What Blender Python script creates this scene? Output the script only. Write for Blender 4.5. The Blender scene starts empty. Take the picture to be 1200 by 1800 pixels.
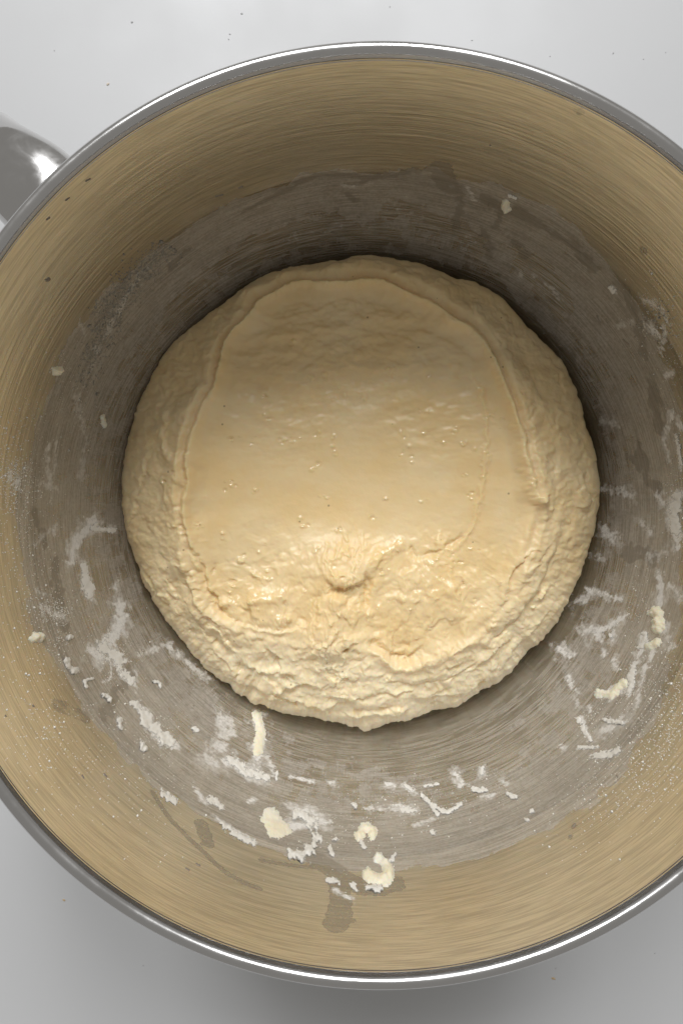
import bpy, math, random
import numpy as np

random.seed(7)
rng = np.random.default_rng(11)
scene = bpy.context.scene
col = scene.collection

# ------------------------------------------------------------------ camera
RIM_Z = 0.155                    # top of the bowl rim above the counter-side of its floor
CAM = np.array([-0.00942, 0.00081, RIM_Z + 0.182])
FPX = 1352.0                     # focal length in photograph pixels (1200 x 1800)
cam_d = bpy.data.cameras.new('camera')
cam_d.sensor_fit = 'VERTICAL'
cam_d.sensor_height = 24.0
cam_d.lens = FPX / 1800.0 * 24.0
cam_d.clip_start = 0.005
cam_d.clip_end = 50
cam = bpy.data.objects.new('camera', cam_d)
cam.location = CAM
col.objects.link(cam)
scene.camera = cam

# ------------------------------------------------------------------ light
scene.view_settings.view_transform = 'Standard'
scene.view_settings.look = 'None'
scene.view_settings.exposure = 0.0
scene.view_settings.gamma = 1.0
world = bpy.data.worlds.new('World')
scene.world = world
world.use_nodes = True
bg = world.node_tree.nodes['Background']
bg.inputs['Color'].default_value = (1.0, 0.975, 0.93, 1)
bg.inputs['Strength'].default_value = 0.285


def area(name, loc, target, sx, sy, power, color):
    d = bpy.data.lights.new(name, 'AREA')
    d.shape = 'RECTANGLE'
    d.size, d.size_y = sx, sy
    d.energy = power
    d.color = color
    o = bpy.data.objects.new(name, d)
    o.location = loc
    v = np.array(target) - np.array(loc)
    from mathutils import Vector
    o.rotation_euler = Vector(v).to_track_quat('-Z', 'Y').to_euler()
    col.objects.link(o)
    return o


def aim(az, el, dist):
    az, el = math.radians(az), math.radians(el)
    return (dist * math.cos(el) * math.cos(az), dist * math.cos(el) * math.sin(az), 0.08 + dist * math.sin(el))


area('window_light', aim(106, 46.5, 4.2), (0, 0, 0.08), 0.80, 1.39, 82.0, (0.975, 0.985, 1.0))
area('window_light', aim(80, 46.5, 4.2), (0, 0, 0.08), 0.80, 1.39, 83.0, (0.975, 0.985, 1.0))

# ------------------------------------------------------------------ noise
_P = rng.permutation(256)
_P = np.concatenate([_P, _P, _P])
_G = rng.normal(size=(256, 3))
_G /= np.linalg.norm(_G, axis=1)[:, None]


def perlin(x, y, z=0.0):
    x, y, z = np.broadcast_arrays(np.asarray(x, float), np.asarray(y, float), np.asarray(z, float))
    xi, yi, zi = np.floor(x).astype(int), np.floor(y).astype(int), np.floor(z).astype(int)
    xf, yf, zf = x - xi, y - yi, z - zi
    u, v, w = (t * t * t * (t * (t * 6 - 15) + 10) for t in (xf, yf, zf))
    xi &= 255; yi &= 255; zi &= 255

    def g(a, b, c):
        h = _P[_P[_P[(xi + a) & 255] + ((yi + b) & 255)] + ((zi + c) & 255)]
        q = _G[h]
        return q[..., 0] * (xf - a) + q[..., 1] * (yf - b) + q[..., 2] * (zf - c)
    x00 = g(0, 0, 0) * (1 - u) + g(1, 0, 0) * u
    x10 = g(0, 1, 0) * (1 - u) + g(1, 1, 0) * u
    x01 = g(0, 0, 1) * (1 - u) + g(1, 0, 1) * u
    x11 = g(0, 1, 1) * (1 - u) + g(1, 1, 1) * u
    y0 = x00 * (1 - v) + x10 * v
    y1 = x01 * (1 - v) + x11 * v
    return (y0 * (1 - w) + y1 * w) * 1.6


def fbm(x, y, z=0.0, octv=4, gain=0.5):
    s, a = 0.0, 1.0
    for _ in range(octv):
        s = s + a * perlin(x, y, z)
        x, y, z = x * 2.03 + 17.1, y * 2.03 + 5.3, z * 2.03 + 9.7
        a *= gain
    return s


def sstep(a, b, x):
    t = np.clip((x - a) / (b - a), 0, 1)
    return t * t * (3 - 2 * t)


# ------------------------------------------------------------------ helpers
def tag(o, label=None, cat=None, group=None, kind=None):
    if label: o['label'] = label
    if cat: o['category'] = cat
    if group: o['group'] = group
    if kind: o['kind'] = kind
    return o


def link_mesh(name, verts, faces, mat, parent=None, smooth=True, attrs=None):
    """faces: (n,4) int array, or (n,3)"""
    me = bpy.data.meshes.new(name)
    v = np.ascontiguousarray(verts, np.float32)
    f = np.ascontiguousarray(faces, np.int32)
    k = f.shape[1]
    me.vertices.add(len(v)); me.vertices.foreach_set('co', v.ravel())
    me.loops.add(f.size); me.loops.foreach_set('vertex_index', f.ravel())
    me.polygons.add(len(f))
    me.polygons.foreach_set('loop_start', np.arange(0, f.size, k, dtype=np.int32))
    me.polygons.foreach_set('loop_total', np.full(len(f), k, np.int32))
    if smooth:
        me.polygons.foreach_set('use_smooth', np.ones(len(f), bool))
    for an, av in (attrs or {}).items():
        a = me.attributes.new(an, 'FLOAT' if av.ndim == 1 else 'FLOAT_VECTOR', 'POINT')
        a.data.foreach_set('value' if av.ndim == 1 else 'vector', np.ascontiguousarray(av, np.float32).ravel())
    me.update(calc_edges=True)
    me.validate()
    me.materials.append(mat)
    o = bpy.data.objects.new(name, me)
    col.objects.link(o)
    if parent is not None:
        o.parent = parent
    return o


def grid_faces(nu, nv, wrap_u=False):
    """index = iv*nu + iu"""
    iu = np.arange(nu if wrap_u else nu - 1)
    iv = np.arange(nv - 1)
    a, b = np.meshgrid(iu, iv)
    a2 = (a + 1) % nu
    f = np.stack([b * nu + a, b * nu + a2, (b + 1) * nu + a2, (b + 1) * nu + a], -1)
    return f.reshape(-1, 4)


def lathe(prof, n):
    """prof (m,2) r,z -> verts, faces"""
    th = np.arange(n) / n * 2 * np.pi
    r, z = prof[:, 0][:, None], prof[:, 1][:, None]
    v = np.stack([r * np.cos(th), r * np.sin(th), z + 0 * th], -1).reshape(-1, 3)
    return v, grid_faces(n, len(prof), True)


def resample(pts, n=None, step=None, closed=False):
    p = np.asarray(pts, float)
    if closed:
        p = np.vstack([p, p[:1]])
    # catmull-rom
    out = []
    m = len(p)
    for i in range(m - 1):
        p0 = p[i - 1] if i > 0 else (p[m - 2] if closed else 2 * p[0] - p[1])
        p3 = p[i + 2] if i + 2 < m else (p[1] if closed else 2 * p[m - 1] - p[m - 2])
        t = np.linspace(0, 1, 12, endpoint=False)[:, None]
        p1, p2 = p[i], p[i + 1]
        out.append(0.5 * (2 * p1 + (p2 - p0) * t + (2 * p0 - 5 * p1 + 4 * p2 - p3) * t ** 2 + (3 * p1 - p0 - 3 * p2 + p3) * t ** 3))
    out.append(p[-1:])
    return np.vstack(out)


def seg_dist(P, line, pad):
    """distance from points P (n,k) to polyline, and the parameter 0..1 along it; only inside pad"""
    n = len(P)
    best = np.full(n, 1e3); par = np.zeros(n)
    line = np.asarray(line, float)
    if len(line) == 1:
        line = np.vstack([line, line + 1e-7])
    lo, hi = line.min(0) - pad, line.max(0) + pad
    idx = np.where(np.all((P > lo) & (P < hi), axis=1))[0]
    if not len(idx):
        return best, par
    Q = P[idx]
    b = np.full(len(idx), 1e3); pr = np.zeros(len(idx))
    L = np.linalg.norm(np.diff(line, axis=0), axis=1)
    cum = np.concatenate([[0], np.cumsum(L)]); tot = max(cum[-1], 1e-9)
    for i in range(len(L)):
        a, d = line[i], line[i + 1] - line[i]
        t = np.clip(((Q - a) @ d) / max(d @ d, 1e-16), 0, 1)
        dd = np.linalg.norm(Q - a - t[:, None] * d, axis=1)
        m = dd < b
        b[m] = dd[m]; pr[m] = (cum[i] + t[m] * L[i]) / tot
    best[idx] = b; par[idx] = pr
    return best, par


# ------------------------------------------------------------------ materials
def new_mat(name):
    m = bpy.data.materials.new(name)
    m.use_nodes = True
    nt = m.node_tree
    return m, nt, nt.nodes['Principled BSDF'], nt.nodes['Material Output']


class NB:
    """tiny node builder"""
    def __init__(s, nt): s.nt = nt

    def n(s, typ, **kw):
        o = s.nt.nodes.new(typ)
        for k, v in kw.items():
            setattr(o, k, v)
        return o

    def link(s, a, b): s.nt.links.new(a, b)

    def put(s, sock, v):
        if hasattr(v, 'links') or isinstance(v, bpy.types.NodeSocket):
            s.link(v, sock)
        else:
            sock.default_value = v

    def math(s, op, a, b=0.0, clamp=False):
        o = s.n('ShaderNodeMath', operation=op, use_clamp=clamp)
        s.put(o.inputs[0], a); s.put(o.inputs[1], b)
        return o.outputs[0]

    def attr(s, name, vec=False):
        o = s.n('ShaderNodeAttribute', attribute_name=name)
        return o.outputs['Vector'] if vec else o.outputs['Fac']

    def noise(s, vec, scale, detail=3.0, rough=0.55, dist=0.0):
        o = s.n('ShaderNodeTexNoise')
        if vec is not None: s.link(vec, o.inputs['Vector'])
        o.inputs['Scale'].default_value = scale
        o.inputs['Detail'].default_value = detail
        o.inputs['Roughness'].default_value = rough
        o.inputs['Distortion'].default_value = dist
        return o.outputs['Fac']

    def ramp(s, fac, a, b, va=0.0, vb=1.0, smooth=True):
        o = s.n('ShaderNodeMapRange', interpolation_type='SMOOTHSTEP' if smooth else 'LINEAR')
        s.put(o.inputs['Value'], fac)
        for i, v in zip(('From Min', 'From Max', 'To Min', 'To Max'), (a, b, va, vb)):
            s.put(o.inputs[i], v)
        return o.outputs[0]

    def mix(s, fac, a, b):
        o = s.n('ShaderNodeMix', data_type='RGBA')
        s.put(o.inputs['Factor'], fac); s.put(o.inputs['A'], a) if False else None
        s.put(o.inputs[0], fac); s.put(o.inputs[6], a); s.put(o.inputs[7], b)
        return o.outputs[2]

    def vscale(s, vec, v):
        o = s.n('ShaderNodeVectorMath', operation='MULTIPLY')
        s.link(vec, o.inputs[0]); o.inputs[1].default_value = v
        return o.outputs[0]

    def bump(s, h, strength, dist, normal=None):
        o = s.n('ShaderNodeBump')
        o.inputs['Strength'].default_value = strength
        o.inputs['Distance'].default_value = dist
        s.link(h, o.inputs['Height'])
        if normal is not None: s.link(normal, o.inputs['Normal'])
        return o.outputs['Normal']

    def mixsh(s, fac, a, b):
        o = s.n('ShaderNodeMixShader')
        s.put(o.inputs[0], fac); s.link(a, o.inputs[1]); s.link(b, o.inputs[2])
        return o.outputs[0]

    def principled(s, **kw):
        o = s.n('ShaderNodeBsdfPrincipled')
        for k, v in kw.items():
            s.put(o.inputs[k.replace('_', ' ')], v)
        return o


STEEL = (0.55, 0.555, 0.57, 1)


def mat_bowl():
    """brushed steel, with a wet grey film (attribute film) and a milky flour film (attribute milk)"""
    m, nt, p, out = new_mat('brushed_steel')
    b = NB(nt)
    br = b.attr('brush', True)                 # (cos, sin, arc) in metres
    tc = b.n('ShaderNodeTexCoord').outputs['Object']
    # circular brushing : three widths of grooves, slowly changing round the bowl
    n1 = b.noise(b.vscale(br, (14, 14, 5200)), 1.0, 3.0, 0.7)
    n2 = b.noise(b.vscale(br, (6, 6, 1100)), 1.0, 2.0, 0.6)
    n3 = b.noise(b.vscale(br, (1.6, 1.6, 900)), 1.0, 1.0, 0.5)
    rings = b.attr('rings')
    h = b.math('ADD', b.math('MULTIPLY', n1, 0.5), b.math('MULTIPLY', n2, 0.45))
    h = b.math('ADD', h, b.math('MULTIPLY', b.math('MULTIPLY', n3, rings), 1.5))
    nrm = b.bump(h, 0.32, 0.00013)
    tan = b.n('ShaderNodeTangent', direction_type='RADIAL', axis='Z').outputs[0]
    rough = b.math('ADD', b.math('MULTIPLY', n1, 0.12), 0.09)
    n4 = b.ramp(b.noise(b.vscale(br, (7, 7, 2100)), 1.0, 3.0, 0.65), 0.34, 0.66)
    stc = b.mix(n4, tuple(c * 0.80 for c in STEEL[:3]) + (1,), tuple(min(1, c * 1.12) for c in STEEL[:3]) + (1,))
    st = b.principled(Base_Color=stc, Metallic=1.0, Roughness=rough, Anisotropic=0.45, Tangent=tan, Normal=nrm)
    # ---- grey film
    f = b.attr('film'); k = b.attr('milk')
    nA = b.noise(tc, 210, 6.0, 0.62)
    nB = b.noise(tc, 900, 4.0, 0.6)
    nS = b.noise(b.vscale(br, (420, 420, 90)), 1.0, 4.0, 0.6)   # drips run down the wall
    na = b.math('ADD', b.math('MULTIPLY', nA, 0.7), b.math('MULTIPLY', nS, 0.3))
    ff = b.ramp(b.math('ADD', f, b.math('MULTIPLY', b.math('SUBTRACT', na, 0.5), 1.5)), 0.42, 0.56)
    ff = b.math('MULTIPLY', ff, b.ramp(nB, 0.2, 0.7, 0.50, 0.72))
    ff = b.math('MAXIMUM', ff, b.math('MULTIPLY', b.attr('zone'), b.ramp(n4, 0.0, 1.0, 0.14, 0.56)))
    filmc = b.mix(b.ramp(b.math('ADD', b.math('MULTIPLY', na, 0.6), b.math('MULTIPLY', n4, 0.4)), 0.3, 0.7), (0.31, 0.28, 0.24, 1), (0.47, 0.435, 0.385, 1))
    fs = b.principled(Base_Color=filmc, Roughness=0.45, Normal=b.bump(nB, 0.15, 0.0002, nrm))
    s1 = b.mixsh(ff, st.outputs[0], fs.outputs[0])
    sa_ = b.math('ADD', b.attr('stain'), b.math('MULTIPLY', b.math('SUBTRACT', nA, 0.5), 0.5))
    sf = b.math('MULTIPLY', b.ramp(sa_, 0.40, 0.52), b.ramp(nB, 0.2, 0.7, 0.40, 0.58))
    ss_ = b.principled(Base_Color=(0.17, 0.145, 0.11, 1), Roughness=0.35, Normal=nrm)
    s1 = b.mixsh(sf, s1, ss_.outputs[0])
    # ---- milky flour
    nC = b.math('ADD', b.math('MULTIPLY', b.noise(tc, 300, 8.0, 0.72, 0.8), 0.55), b.math('MULTIPLY', b.noise(b.vscale(br, (80, 80, 900)), 1.0, 4.0, 0.65, 0.4), 0.45))
    kk = b.ramp(b.math('ADD', k, b.math('MULTIPLY', b.math('SUBTRACT', nC, 0.5), 1.8)), 0.26, 1.25)
    kk = b.math('MULTIPLY', kk, b.ramp(nB, 0.25, 0.6, 0.62, 0.95))
    ks = b.principled(Base_Color=(0.76, 0.735, 0.69, 1), Roughness=0.75, Normal=b.bump(nC, 0.6, 0.0006))
    s2 = b.mixsh(kk, s1, ks.outputs[0])
    b.link(s2, out.inputs['Surface'])
    return m


def mat_polished(name='polished_steel', r0=0.08, r1=0.30):
    m, nt, p, out = new_mat(name)
    b = NB(nt)
    tc = b.n('ShaderNodeTexCoord').outputs['Object']
    n = b.noise(tc, 70, 6, 0.65, 0.8)
    sc = b.noise(tc, 1400, 3, 0.6)
    p.inputs['Base Color'].default_value = (0.63, 0.62, 0.61, 1)
    p.inputs['Metallic'].default_value = 1
    b.link(b.ramp(n, 0.3, 0.75, r0, r1), p.inputs['Roughness'])
    b.link(b.bump(sc, 0.03, 0.0001), p.inputs['Normal'])
    return m


def mat_counter():
    m, nt, p, out = new_mat('white_laminate')
    b = NB(nt)
    tc = b.n('ShaderNodeTexCoord').outputs['Object']
    n = b.noise(tc, 9, 4, 0.6)
    n2 = b.noise(tc, 900, 2, 0.6)
    b.link(b.mix(n, (0.54, 0.545, 0.55, 1), (0.56, 0.56, 0.56, 1)), p.inputs['Base Color'])
    b.link(b.ramp(n, 0.3, 0.7, 0.38, 0.5), p.inputs['Roughness'])
    b.link(b.bump(n2, 0.06, 0.0002), p.inputs['Normal'])
    return m


def mat_dough(name='dough', base=(0.85, 0.63, 0.315, 1), light=(0.87, 0.685, 0.395, 1), wet=True):
    m, nt, p, out = new_mat(name)
    b = NB(nt)
    tc = b.n('ShaderNodeTexCoord').outputs['Object']
    n = b.noise(tc, 45, 4, 0.6)
    nf = b.noise(tc, 850, 4, 0.6)
    nm = b.noise(tc, 260, 3, 0.6)
    c = b.mix(b.ramp(n, 0.3, 0.7), base, light)
    if wet:
        c = b.mix(b.math('MULTIPLY', b.attr('flank_lit'), b.ramp(nm, 0.25, 0.75, 0.55, 1.0)), c, (0.93, 0.785, 0.535, 1))  # paler tint painted in for the light on the lower flank
    # bran specks
    vo = b.n('ShaderNodeTexVoronoi', feature='F1')
    b.link(tc, vo.inputs['Vector']); vo.inputs['Scale'].default_value = 230
    wn = b.n('ShaderNodeTexWhiteNoise', noise_dimensions='3D')
    b.link(vo.outputs['Position'], wn.inputs['Vector'])
    sp = b.math('MULTIPLY', b.math('LESS_THAN', vo.outputs['Distance'], b.math('MULTIPLY', wn.outputs['Value'], 0.10)),
                b.math('GREATER_THAN', wn.outputs['Value'], 0.86))
    c = b.mix(b.math('MULTIPLY', sp, 0.6), c, (0.26, 0.17, 0.08, 1))
    b.link(c, p.inputs['Base Color'])
    p.inputs['Subsurface Weight'].default_value = 0.5
    p.inputs['Subsurface Radius'].default_value = (1.0, 0.62, 0.3)
    p.inputs['Subsurface Scale'].default_value = 0.0032
    if wet:
        g = b.attr('gloss')
        b.link(b.ramp(b.math('ADD', g, b.math('MULTIPLY', b.math('SUBTRACT', nm, 0.5), 0.5)), 0.2, 0.95, 0.46, 0.13), p.inputs['Roughness'])
        p.inputs['Specular IOR Level'].default_value = 0.45
    else:
        p.inputs['Roughness'].default_value = 0.6
    hh = b.math('ADD', b.math('MULTIPLY', nf, 0.35), nm)
    b.link(b.bump(hh, 0.25, 0.0004), p.inputs['Normal'])
    return m


def mat_flour(name='flour_paste', colr=(0.76, 0.73, 0.665, 1), feather=False):
    m, nt, p, out = new_mat(name)
    b = NB(nt)
    tc = b.n('ShaderNodeTexCoord').outputs['Object']
    n = b.noise(tc, 700, 4, 0.6)
    b.link(b.mix(n, tuple(c * 0.93 for c in colr[:3]) + (1,), colr), p.inputs['Base Color'])
    p.inputs['Roughness'].default_value = 0.6
    b.link(b.bump(n, 0.2, 0.0003), p.inputs['Normal'])
    if feather:
        n3 = b.noise(tc, 1300, 5, 0.7)
        a_ = b.math('ADD', b.attr('thk'), b.math('MULTIPLY', b.math('SUBTRACT', n3, 0.5), 0.9))
        b.link(b.ramp(a_, 0.10, 0.62), p.inputs['Alpha'])
    return m


M_BOWL = mat_bowl()
M_POL = mat_polished()
M_COUNTER = mat_counter()
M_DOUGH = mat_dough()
M_SCRAP = mat_dough('dried_dough', (0.82, 0.73, 0.52, 1), (0.84, 0.79, 0.66, 1), wet=False)
M_FLOUR = mat_flour(feather=True)
M_DUST = mat_flour('dry_flour', (0.86, 0.82, 0.72, 1))


def mat_plain(name, c, r=0.7):
    m, nt, p, out = new_mat(name)
    b = NB(nt)
    tc = b.n('ShaderNodeTexCoord').outputs['Object']
    n = b.noise(tc, 900, 3, 0.6)
    b.link(b.mix(n, tuple(x * 0.75 for x in c) + (1,), tuple(c) + (1,)), p.inputs['Base Color'])
    p.inputs['Roughness'].default_value = r
    return m


M_SPECK = mat_plain('dark_speck', (0.27, 0.23, 0.18))
M_CRUMB = mat_plain('tan_crumb', (0.62, 0.46, 0.27))
M_GREY = mat_plain('grey_crumb', (0.54, 0.54, 0.54))

# ------------------------------------------------------------------ counter
CZ = -0.004
ZE = 0.054                       # mean height of the dough's edge
g = 61
xs = np.linspace(-0.9, 0.9, g)
X, Y = np.meshgrid(xs, xs)
Z = np.full_like(X, CZ)
counter = link_mesh('counter', np.stack([X, Y, Z], -1).reshape(-1, 3), grid_faces(g, g), M_COUNTER)
tag(counter, 'smooth white counter surface under and around the bowl', 'counter', kind='structure')

# ------------------------------------------------------------------ bowl
BR, BZ = 0.1035, 0.105           # lower half: ellipse


def bowl_profile():
    a = np.linspace(0.0, np.pi / 2, 260)
    r = BR * np.sin(a); z = BZ - BZ * np.cos(a)
    zz = np.linspace(BZ, 0.1530, 240)[1:]
    t = (zz - BZ) / (0.1530 - BZ)
    rr = BR + 0.0058 * t
    return np.concatenate([r, rr]), np.concatenate([z, zz])


PR, PZ = bowl_profile()
PS = np.concatenate([[0], np.cumsum(np.hypot(np.diff(PR), np.diff(PZ)))])   # arc length
PN_r = -np.gradient(PZ, PS); PN_z = np.gradient(PR, PS)                      # inward normal


def r_of_z(z): return np.interp(z, PZ, PR)


def wall_pt(th, s, h=0.0):
    r = np.interp(s, PS, PR) + h * np.interp(s, PS, PN_r)
    z = np.interp(s, PS, PZ) + h * np.interp(s, PS, PN_z)
    return np.stack([r * np.cos(th), r * np.sin(th), z + 0 * th], -1)


def ray(px, py):
    return np.array([(px - 600) / FPX, (900 - py) / FPX])


_zs = np.linspace(0.1530, 0.004, 3000)


def at_wall(px, py):
    """photo pixel -> (theta, s) on the bowl's inner wall"""
    d = ray(px, py)
    x = CAM[0] + d[0] * (CAM[2] - _zs); y = CAM[1] + d[1] * (CAM[2] - _zs)
    ok = np.where(np.hypot(x, y) >= r_of_z(_zs))[0]
    i = ok[0] if len(ok) else len(_zs) - 1
    return math.atan2(y[i], x[i]), float(np.interp(_zs[i], PZ, PS))


def wall3(px, py):
    th, s = at_wall(px, py)
    return wall_pt(np.array(th), np.array(s))


def at_z(px, py, z):
    d = ray(px, py)
    return CAM[0] + d[0] * (CAM[2] - z), CAM[1] + d[1] * (CAM[2] - z)


bowl = bpy.data.objects.new('mixing_bowl', None)
bowl.empty_display_size = 0.03
col.objects.link(bowl)
tag(bowl, 'large brushed stainless steel mixing bowl with a rolled rim, flour stuck to its inside', 'mixing bowl')

# inner surface : dense rows where the photograph shows it
s_lo = float(np.interp(0.030, PZ, PS))
S = np.concatenate([np.linspace(0, s_lo, 26)[:-1], np.linspace(s_lo, PS[-1], 400)])
NT = 1300
TH = np.arange(NT) / NT * 2 * np.pi
tt, ss = np.meshgrid(TH, S)
V_in = wall_pt(tt, ss).reshape(-1, 3)
tt, ss = tt.ravel(), ss.ravel()
n_in = len(V_in)

film = np.zeros(n_in); milk = np.zeros(n_in); stain = np.zeros(n_in)

# upper limit of the grey film: photo pixels round the bowl
EDGE = [(750, 292), (830, 318), (930, 345), (1010, 400), (1090, 480), (1150, 580), (1190, 700), (1196, 860), (1190, 1000),
        (1180, 1180), (1130, 1300), (1060, 1390), (960, 1460), (850, 1512), (720, 1530), (640, 1540), (560, 1512), (500, 1500),
        (440, 1478), (370, 1440), (300, 1400), (240, 1350), (170, 1270), (110, 1190), (60, 1100), (40, 980), (30, 850),
        (70, 740), (110, 640), (170, 540), (240, 460), (310, 410), (400, 355), (480, 330), (560, 300), (650, 302)]
ea = np.array([at_wall(*e) for e in EDGE])
o_ = np.argsort(ea[:, 0]); ea = ea[o_]
es = np.interp(TH, np.concatenate([ea[:, 0] - 2 * np.pi, ea[:, 0], ea[:, 0] + 2 * np.pi]), np.tile(ea[:, 1], 3))
sedge = np.tile(es, len(S))
wx, wy, wz = (V_in * 1000).T
nz1 = fbm(wx / 14, wy / 14, wz / 14, 5, 0.55)
nz2 = fbm(wx / 5 + 40, wy / 5, wz / 5, 3, 0.55)
dlt = (sedge - ss) * 1000 + nz1 * 3.5           # mm below the film edge
soft_f = 5.0 * sstep(-0.75, -0.1, np.sin(tt)) * (1 - 0.5 * sstep(0.6, 0.95, np.sin(tt)))
film = sstep(-0.6 - soft_f, 1.6 + soft_f, dlt) * (0.80 + 0.25 * nz1) - 0.25 * sstep(12, 40, dlt)
film = film + 0.25 * np.exp(-((dlt - 3.5) / 3.5) ** 2)


def brush(arr, px_line, w_px, amt, hard=0.6, jag=0.35, mode='max'):
    """stroke on the wall: polyline in photo pixels, half width in pixels"""
    L = np.array([wall3(*p) for p in px_line])
    d0 = CAM[2] - L[:, 2].mean()
    w = w_px * d0 / FPX
    if len(L) > 2: L = resample(L)
    d, _ = seg_dist(V_in, L, w * 2.5)
    i = np.where(d < w * 2.4)[0]
    if not len(i): return
    q = V_in[i] / (w * 1.1)
    e = d[i] / w + jag * fbm(q[:, 0] + len(px_line), q[:, 1], q[:, 2] + px_line[0][0], 3, 0.6)
    v = amt * (1 - sstep(hard, 1.25, e))
    if mode == 'max': arr[i] = np.maximum(arr[i], v)
    elif mode == 'sub': arr[i] = arr[i] - v
    else: arr[i] = arr[i] + v


# places where the film is broken and bare brushed metal shows
for ln, w, a in [([(835, 430), (800, 400)], 26, .5), ([(940, 470), (985, 530)], 34, .55), ([(690, 360), (740, 380)], 30, .4),
                 ([(560, 400), (480, 420), (430, 450)], 40, .45), ([(600, 400), (680, 420)], 30, .4), ([(350, 500), (300, 560)], 30, .3),
                 ([(560, 1300), (700, 1310), (830, 1270), (930, 1200)], 48, .55), ([(720, 1340), (860, 1330), (960, 1270)], 40, .4),
                 ([(480, 1300), (420, 1240)], 25, .35), ([(640, 1290), (640, 1330)], 30, .4)]:
    brush(film, ln, w, a, 0.3, 0.6, 'sub')
# stains above the film edge
for ln, w, a in [([(268, 1392), (300, 1440), (350, 1490), (400, 1535), (455, 1562)], 7, .62), ([(355, 1450), (365, 1480)], 16, .75),
                 ([(560, 1512), (640, 1560), (690, 1555)], 22, .8), ([(595, 1560), (600, 1600), (590, 1625)], 22, .75),
                 ([(580, 1612), (620, 1618)], 7, .8), ([(460, 1512), (520, 1522), (555, 1525)], 6, .7), ([(1010, 185), (1018, 195)], 12, .45),
                 ([(775, 295), (790, 330)], 22, .9), ([(100, 1240), (150, 1260)], 16, .5), ([(1130, 440)], 9, .8), ([(1008, 1452)], 6, .8), ([(1002, 1472)], 5, .8)]:
    brush(stain, ln, w, a, 0.75, 0.25)
# darker wet patches in the film on the back wall
for ln, w in [([(430, 372), (500, 335), (560, 308), (640, 312)], 11), ([(640, 318), (700, 305), (790, 296)], 13), ([(785, 300), (808, 345), (800, 400)], 11),
              ([(860, 352), (930, 385), (1000, 425), (1040, 470)], 22), ([(850, 405), (862, 450)], 13), ([(905, 430), (925, 450)], 16), ([(610, 340), (625, 352)], 10),
              ([(1090, 500), (1120, 560), (1130, 620)], 18), ([(880, 375), (870, 400)], 9), ([(330, 440), (300, 470)], 12), ([(1150, 690), (1160, 760)], 20),
              ([(1120, 800), (1150, 860)], 24), ([(1100, 970), (1150, 980)], 18), ([(100, 1000), (110, 1090)], 22), ([(230, 1180), (180, 1260)], 18), ([(60, 900), (80, 960)], 16)]:
    brush(stain, ln, w * 1.1, .62, 0.3, 0.7)

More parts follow.
